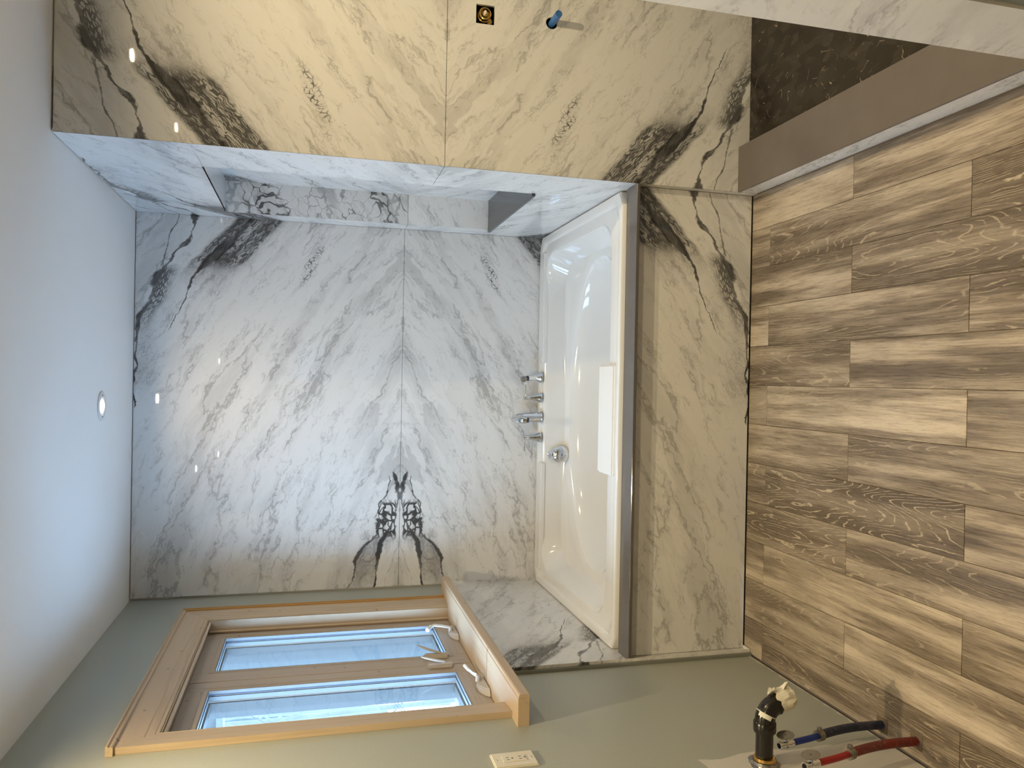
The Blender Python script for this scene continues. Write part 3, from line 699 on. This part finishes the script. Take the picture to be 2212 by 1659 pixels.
# crank operators
def crank(y, folded):
    e = tag(empty('crank', (SXF, y, 1.05), 'folded white crank' if folded else 'raised white crank', None)); e.parent = win; e.matrix_parent_inverse = win.matrix_world.inverted()
    bm = bmesh.new(); prof = [(-.075, 0), (.075, 0), (.055, .022), (.028, .033), (-.02, .034), (-.055, .020)]
    a = [bm.verts.new((SXF+.0005, y+u, 1.0385+v)) for u, v in prof]; b = [bm.verts.new((SXF+.026-.004*(i > 1), y+u*.8, 1.0385+v*.9)) for i, (u, v) in enumerate(prof)]
    bm.faces.new(a[::-1]); bm.faces.new(b)
    for i in range(6): bm.faces.new((a[i], a[(i+1) % 6], b[(i+1) % 6], b[i]))
    bmesh.ops.bevel(bm, geom=list(bm.edges), offset=.003, segments=2, affect='EDGES'); obj('housing', bm, 'window_plastic', e, smooth=True)
    bm = bmesh.new(); lathe(bm, [(0, .018), (.008, .017), (.010, .010), (.010, -.004)], (SXF+.024, y+(.03 if folded else 0), 1.063), 'x', 16); obj('boss', bm, 'window_plastic', e, smooth=True)
    bm = bmesh.new()
    if folded:
        tube(bm, [(SXF+.040, y+.03, 1.068), (SXF+.034, y+.07, 1.075), (SXF+.026, y+.125, 1.078)], [.007, .0055, .006], 12, sq=.5)
        tube(bm, [(SXF+.026, y+.120, 1.078), (SXF+.030, y+.160, 1.086)], [.006, .0065], 12)
    else:
        tube(bm, [(SXF+.036, y, 1.066), (SXF+.044, y+.002, 1.10), (SXF+.050, y+.0, 1.135), (SXF+.046, y-.012, 1.155)], [.008, .0095, .009, .0075], 12, sq=.55)
        tube(bm, [(SXF+.047, y-.008, 1.150), (SXF+.040, y-.030, 1.168)], [.008, .009], 12)
    obj('arm', bm, 'window_white', e, smooth=True)
crank(3.225, False); crank(2.640, True)
def lock(y, flip):
    e = tag(empty('sash_lock', (SXF, y, 1.15), 'taupe plastic sash lock', None)); e.parent = win; e.matrix_parent_inverse = win.matrix_world.inverted()
    bm = bmesh.new(); bx(bm, SXF+.0005, SXF+.020, y-.013, y+.013, 1.115, 1.215); bmesh.ops.bevel(bm, geom=list(bm.edges), offset=.006, segments=2, affect='EDGES'); obj('plate', bm, 'window_plastic', e, smooth=True)
    bm = bmesh.new(); s_ = 1 if flip else -1
    tube(bm, [(SXF+.022, y, 1.150), (SXF+.032, y+.004*s_, 1.185), (SXF+.046, y+.012*s_, 1.225), (SXF+.052, y+.016*s_, 1.240)], [.007, .0085, .0065, .003], 12, sq=.5); obj('lever', bm, 'window_plastic' if flip else 'window_white', e, smooth=True)
lock(2.975, True); lock(2.875, False)

# ================================================================== OUTLET
e = empty('wall_outlet', (XL, 2.03, 1.10), 'white duplex wall outlet on the sage wall beneath the window', 'outlet')
oy0, oy1, oz0, oz1 = 1.990, 2.070, 1.040, 1.160
bm = bmesh.new(); bx(bm, XL+.0005, XL+.0065, oy0, oy1, oz0, oz1); bmesh.ops.bevel(bm, geom=[x for x in bm.edges if all(v.co.x > XL+.005 for v in x.verts)], offset=.003, segments=2, affect='EDGES'); obj('plate', bm, 'white_plastic', e, smooth=True)
oc = (oy0+oy1)/2
fc = box('receptacle', 'white_plastic', e, XL+.0066, XL+.0082, oc-.0165, oc+.0165, 1.067, 1.133, bev=.0006)
for zc in (1.118, 1.083):
    for dy in (-.0065, .0065): box('slot', 'gasket', fc, XL+.0083, XL+.0085, oc+dy-.0012, oc+dy+.0012, zc-.004, zc+.004)
    bm = bmesh.new(); lathe(bm, [(0, .0003), (.0027, .0003), (.0027, 0)], (XL+.0083, oc, zc-.0125), 'x', 12); obj('slot', bm, 'gasket', fc)
for zc in (1.148, 1.052):
    bm = bmesh.new(); lathe(bm, [(0, .0012), (.0025, .001), (.003, 0)], (XL+.0066, oc, zc), 'x', 14); obj('screw', bm, 'screw', e, smooth=True)

# ================================================================== DRAIN STUB AND SUPPLY PIPES
e = empty('drain_pipe', (XL, 1.862, .432), 'black plastic drain pipe with elbow, its mouth wrapped in crumpled masking tape', 'pipe')
DY, DZ = 1.868, .432
bm = bmesh.new(); tube(bm, [(XL-.02, DY, DZ), (-.945, DY, DZ)], .0235, 28); obj('pipe', bm, 'abs', e, smooth=True)
bm = bmesh.new(); lathe(bm, [(.0242, 0), (.0295, .0), (.0305, .004), (.0305, .026), (.0285, .029), (.0242, .029)], (-.952, DY, DZ), 'x', 32); obj('collar', bm, 'abs', e, smooth=True)
path = [(-.935, DY, DZ)]; R_ = .045
for i in range(11):
    a = i/10*math.radians(68); path.append((-.925+R_*math.sin(a), DY+.002*i/10, DZ-R_*(1-math.cos(a))))
p = Vector(path[-1]); d = Vector((math.cos(math.radians(68)), .04, -math.sin(math.radians(68))))
path.append(tuple(p+d*.022))
bm = bmesh.new(); tube(bm, path, [.0272]*(len(path)-1)+[.0272], 28); el = obj('elbow', bm, 'abs', e, smooth=True)
bm = bmesh.new(); q0 = Vector(path[5]); dd = (Vector(path[6])-Vector(path[4])).normalized()
tube(bm, [q0-dd*.001, q0+dd*.001], [.0277, .0277], 28); obj('cement_ring', bm, 'tape', el, smooth=True)
bm = bmesh.new(); a0 = Vector(path[8]); tube(bm, [p+d*.004, p+d*.024], [.0290, .0290], 28); obj('hub', bm, 'abs', el, smooth=True)
# crumpled tape cap
bm = bmesh.new(); rng = random.Random(3); u_, v_ = frame_of(d); rings = []
for i, (h, r) in enumerate(((.012, .0296), (.024, .0302), (.040, .031), (.054, .030), (.060, .027), (.061, .010))):
    rings.append([bm.verts.new(p+d*(h+rng.uniform(-.003, .003)+(rng.uniform(-.008, .006) if i == 0 else 0))+(u_*math.cos(2*PI*k/22)+v_*math.sin(2*PI*k/22))*(r+(rng.uniform(-.006, .004) if i > 1 else 0))) for k in range(22)])
for a, b in zip(rings, rings[1:]):
    for k in range(22): bm.faces.new((a[k], a[(k+1) % 22], b[(k+1) % 22], b[k]))
bm.faces.new(rings[-1]); tag(obj('tape_wrap', bm, 'tape', e), 'crumpled cream masking tape')
bm = bmesh.new(); base = p+d*.030+Vector((.026, .004, 0)); pts = []
for i in range(9):
    f = i/8; cpt = base+d*(-.048+.075*f)+Vector((.010+.008*math.sin(f*9), .006*math.sin(f*5), 0)); w_ = .003+.013*math.sin(PI*min(1, f*1.2)) 
    pts.append((bm.verts.new(cpt+Vector((0, -w_, .002))), bm.verts.new(cpt+Vector((.006*math.cos(i*2.1), 0, 0))), bm.verts.new(cpt+Vector((-.002, w_, 0)))))
for a, b in zip(pts, pts[1:]): bm.faces.new((a[0], a[1], b[1], b[0])); bm.faces.new((a[1], a[2], b[2], b[1]))
o = obj('tape_flap', bm, 'tape', e); sm = o.modifiers.new('s', 'SOLIDIFY'); sm.thickness = .0006
bm = bmesh.new(); q0 = Vector(path[4]); tube(bm, [q0-dd*.006, q0+dd*.006], [.0279, .0279], 28, caps=False)
bmesh.ops.delete(bm, geom=[v for v in bm.verts if not (v.co.y < DY-.004 and v.co.z > DZ-.006)], context='VERTS'); tag(obj('sticker', bm, 'sticker', el), 'small white sticker')
bm = bmesh.new(); rng = random.Random(5); lathe(bm, [(.024, .012), (.033, .011), (.040, .004), (.043, 0), (.024, 0)], (XL+.001, DY, DZ), 'x', 18)
for v in bm.verts:
    if v.co.x < XL+.009: v.co += Vector((0, rng.uniform(-.005, .005), rng.uniform(-.005, .005)))
tag(obj('flange', bm, 'steel', e), 'crumpled foil flange'); 
bm = bmesh.new(); lathe(bm, [(.0245, .022), (.029, .021), (.030, .013), (.0245, .0125)], (XL+.001, DY-.004, DZ), 'x', 20); obj('seal', bm, 'brass', e, smooth=True)

def supply(name_col, base, end, s_mat, p_mat, clampf, label):
    b, t_ = Vector(base), Vector(end); e = empty('supply_pipe', base, label, 'pipe')
    def at(f):
        v = b.lerp(t_, f); v.y += .012*math.sin(PI*min(f*1.3, 1)); v.x += .004*math.sin(PI*f); return v
    bm = bmesh.new(); tube(bm, [at(i/12*clampf) for i in range(13)], .0122, 18); obj('sleeve', bm, s_mat, e, smooth=True)
    bm = bmesh.new(); tube(bm, [at(clampf*.9+i/6*(1-clampf*.9)) for i in range(7)], .0088, 18); obj('tube', bm, p_mat, e, smooth=True)
    c0 = at(clampf); dr = (at(clampf+.03)-c0).normalized()
    bm = bmesh.new(); tube(bm, [c0-dr*.010, c0+dr*.010], .0148, 22); cl_ = obj('clamp', bm, 'steel', e, smooth=True)
    for h in (-.007, .0, .007):
        bm = bmesh.new(); tube(bm, [c0+dr*(h-.0018), c0+dr*(h+.0018)], .0158, 22); obj('band', bm, 'steel', cl_, smooth=True)
    bm = bmesh.new(); bx(bm, c0.x+.012, c0.x+.024, c0.y-.005, c0.y+.005, c0.z-.006, c0.z+.006, bev=.0015); obj('clamp_screw', bm, 'steel', cl_)
    top = at(1.); dr = (top-at(.95)).normalized()
    bm = bmesh.new(); tube(bm, [top-dr*.012, top-dr*.004, top-dr*.0035, top+dr*.014, top+dr*.0145, top+dr*.030, top+dr*.031, top+dr*.036], [.0105, .0105, .0125, .0125, .0095, .0095, .0112, .0112], 20); vb = obj('valve_body', bm, 'chrome', e, smooth=True)
    bm = bmesh.new(); tube(bm, [top+dr*.0362, top+dr*.0366], [.0075, .0075], 16); obj('valve_mouth', bm, 'black', vb)
    bm = bmesh.new(); tube(bm, [top+dr*.006, top+dr*.006+Vector((.022, 0, .002))], .006, 14); obj('stem', bm, 'chrome', e, smooth=True)
    bm = bmesh.new(); hc = top+dr*.010+Vector((.026, 0, .004)); n_ = Vector((.62, -.62, .48)).normalized(); a_, b_ = frame_of(n_)
    lz = Vector((.25, 0, 1)); lz = (lz-n_*lz.dot(n_)).normalized(); lx = n_.cross(lz)
    r1 = [bm.verts.new(hc+lz*.024*math.cos(2*PI*k/24)+lx*.012*math.sin(2*PI*k/24)-n_*.0025) for k in range(24)]; r2 = [bm.verts.new(v.co+n_*.005) for v in r1]
    bm.faces.new(r1[::-1]); bm.faces.new(r2)
    for k in range(24): bm.faces.new((r1[k], r1[(k+1) % 24], r2[(k+1) % 24], r2[k]))
    hd = obj('valve_handle', bm, 'steel', e)
    bm = bmesh.new(); tube(bm, [hc+n_*.0024, hc+n_*.0034], .0018, 10); obj('screw', bm, 'gasket', hd)
supply('blue', (-1.000, 1.925, -.001), (-1.000, 1.880, .345), 'blue_sleeve', 'blue_pipe', .68, 'blue water supply pipe rising from the floor, nearest the tub')
supply('red', (-.988, 1.792, -.001), (-.972, 1.714, .385), 'red_sleeve', 'red_pipe', .66, 'red water supply pipe rising from the floor at the picture edge')
# square plugs of mortar cut into the tiles around the pipes
for (x, y) in ((-1.000, 1.925), (-.988, 1.792)):
    bm = bmesh.new(); bx(bm, x-.022, x+.022, y-.022, y+.022, .0002, .0012); obj('pipe_cutout', bm, 'grout', fl)

# ================================================================== SHOWER ROUGH-IN
e = empty('shower_valve', (1.279, YN, 1.086), 'brass shower valve in its square black cut-out', 'valve')
bm = bmesh.new(); lathe(bm, [(.0, .10), (.0235, .10), (.0235, .012), (.0205, .010), (.0205, .004), (.022, .002), (.022, -.006), (.0195, -.009), (.0165, -.009), (.0160, .008), (.0, .008)], (1.279, YN, 1.088), 'y', 32); vb = obj('valve_body', bm, 'brass', e, smooth=True)
bm = bmesh.new(); tube(bm, [(1.270, YN+.03, 1.066), (1.268, YN+.09, 1.064)], .011, 16); obj('inlet', bm, 'brass', e, smooth=True)
bm = bmesh.new(); tube(bm, [(1.279, YN+.006, 1.088), (1.281, YN-.014, 1.089)], [.0075, .0065], 10, sq=.7); obj('cartridge_stem', bm, 'white_plastic', e, smooth=True)
bm = bmesh.new(); tube(bm, [(1.279, YN+.007, 1.088), (1.279, YN-.004, 1.088)], [.012, .010], 20); obj('cartridge', bm, 'brass', e, smooth=True)
e = empty('shower_stub', (1.281, YN, .843), 'cut blue plastic pipe stub poking out of the shower wall', 'pipe')
bm = bmesh.new(); P0, P1 = Vector((1.276, YN+.10, .846)), Vector((1.288, YN-.062, .836)); dr = (P1-P0).normalized()
tube(bm, [P0, P1, P1-dr*.001, P1-dr*.05], [.0125, .0125, .0098, .0098], 24, caps=False); obj('pipe', bm, 'blue_stub', e, smooth=True)
bm = bmesh.new(); tube(bm, [P1-dr*.048, P1-dr*.046], .0098, 16); obj('bore', bm, 'black', e)

# ================================================================== CEILING LIGHTS
def ceiling_light(x, y, watts, label, r=.058):
    e = empty('ceiling_light', (x, y, H), label, 'ceiling light', 'recessed ceiling lights')
    bm = bmesh.new(); lathe(bm, [(.030, -.0035), (.034, -.0045), (.054, -.0050), (r, -.003), (r, 0), (.030, 0)], (x, y, H-.0003), 'z', 40); obj('trim_ring', bm, 'baffle', e, smooth=True)
    bm = bmesh.new(); lathe(bm, [(0, -.0022), (.0295, -.0022), (.0295, 0)], (x, y, H-.0003), 'z', 32); obj('lens_holder', bm, 'baffle', e, smooth=True)
    bm = bmesh.new(); lathe(bm, [(0, -.009), (.020, -.008), (.025, -.0045), (.025, -.0025)], (x, y-.002, H), 'z', 32); obj('bulb', bm, 'lamp', e, smooth=True)
    for s_ in (-1, 1): box('clip', 'gasket', e, x+s_*.041-.0025, x+s_*.041+.0025, y-.004, y+.004, H-.0060, H-.0048)
    l = bpy.data.lights.new('lamp', 'AREA'); l.shape = 'DISK'; l.size = .05; l.energy = watts; l.color = WARM; l.spread = math.radians(165)
    lo = bpy.data.objects.new('lamp', l); lo.location = (x, y, H-.012); C.objects.link(lo); lo.parent = e; lo.matrix_parent_inverse = e.matrix_world.inverted()
names = ['small lit recessed light in the ceiling above the bathtub', 'recessed light above the shower, out of frame', 'recessed light over the middle of the room behind the view', 'recessed light near the left wall behind the view', 'recessed light over the pipes, out of frame', 'recessed light right of the camera, out of frame']
for (x, y, w_), nm in zip(LIGHTS, names): ceiling_light(x, y, w_, nm)

# ================================================================== OUTSIDE
bm = bmesh.new(); bx(bm, -40, -1.3, -14, 40, -.75, -.6); tag(obj('snowy_ground', bm, 'snow'), 'snow covered ground outside the window', 'ground', kind='structure')
bm = bmesh.new(); bx(bm, -3, 4, -3.3, -3.2, -.6, 6); tag(obj('added_dimming_screen', bm, 'far'), 'added grey screen that dims the sky behind the rear opening, out of view', 'wall', kind='structure')  # added, unseen: tones down the rear opening's reflection in the marble
hs = empty('house_wing', (-2.2, 5.6, -.6), 'pale boarded house wing seen through the window', 'building')
n = 0; x = -1.35
while x > -3.05:
    if -2.30 < x < -1.90 and n:
        box('board', 'siding', hs, x-.148, x, 5.2+.006*(n % 2), 5.3, -.6, .62); box('board', 'siding', hs, x-.148, x, 5.2+.006*(n % 2), 5.3, 2.18, 3.0)
    else: box('board', 'siding', hs, x-.148, x, 5.2+.006*(n % 2), 5.3, -.6, 3.0)
    x -= .15; n += 1
box('window_rail', 'mould', hs, -2.42, -1.93, 5.17, 5.3, .60, .64); box('window_rail', 'mould', hs, -2.42, -1.93, 5.17, 5.3, 2.16, 2.20)
box('corner_post', 'mould', hs, x-.02, x+.0, 5.18, 5.32, -.6, 3.0)
box('soffit', 'siding', hs, x-.3, -1.35, 4.9, 5.6, 3.005, 3.1)
def tree(x, y, h, r, seed):
    rng = random.Random(seed); e = empty('bare_tree', (x, y, -.6), ['bare tree straight behind the porch opening', 'slim bare tree farther behind the porch opening', 'broad bare tree far off towards the bank', 'thinnest bare sapling nearest the house wing', 'tallest and thickest bare tree farthest away', 'bare tree midway between house wing and bank'][seed-100], 'tree', 'bare trees outside the window')
    bm = bmesh.new(); tube(bm, [(x, y, -.62), (x+rng.uniform(-.1, .1), y, h*.4), (x+rng.uniform(-.3, .3), y, h)], [r, r*.75, r*.25], 7); obj('trunk', bm, 'bark', e, smooth=True)
    for i in range(9):
        bm = bmesh.new(); z = rng.uniform(.3, h*.95); a = rng.uniform(0, 2*PI); L = rng.uniform(.7, 2.0); p0 = Vector((x, y, z)); p1 = p0+Vector((math.cos(a), math.sin(a), .8))*L*.5; p2 = p1+Vector((math.cos(a+.6), math.sin(a+.6), 1.1))*L*.5
        tube(bm, [p0, p1, p2], [r*.3, r*.18, r*.05], 5); obj('branch', bm, 'bark', e, smooth=True)
kinds = ['tallest', 'slender', 'leaning', 'forked', 'thin', 'thick']
for i, (x, y, h, r) in enumerate(((-3.45, 8.2, 5.0, .030), (-4.3, 10.6, 6.5, .06), (-6.6, 16.5, 8.5, .12), (-3.0, 6.6, 4.2, .016), (-9.6, 22., 9., .16), (-5.2, 12.2, 7., .04))):
    t_ = tree(x, y, h, r, 100+i)
# wooded bank behind
bm = bmesh.new(); g_ = []
for i in range(41):
    row = []
    for j in range(9):
        xx = -40+i*1.2; f = j/8; row.append(bm.verts.new((xx, 30+8*f, -.62+7.5*f**.6+.7*math.sin(i*1.3+j)+.4*math.sin(i*2.9))))
    g_.append(row)
for a, b in zip(g_, g_[1:]):
    for j in range(8): bm.faces.new((a[j], b[j], b[j+1], a[j+1]))
tag(obj('wooded_bank', bm, plain('wooded_bank', (.036, .046, .044), .9, nz=.7, nscale=1.2)), 'hazy wooded bank far beyond the house wing', 'hillside', kind='structure')
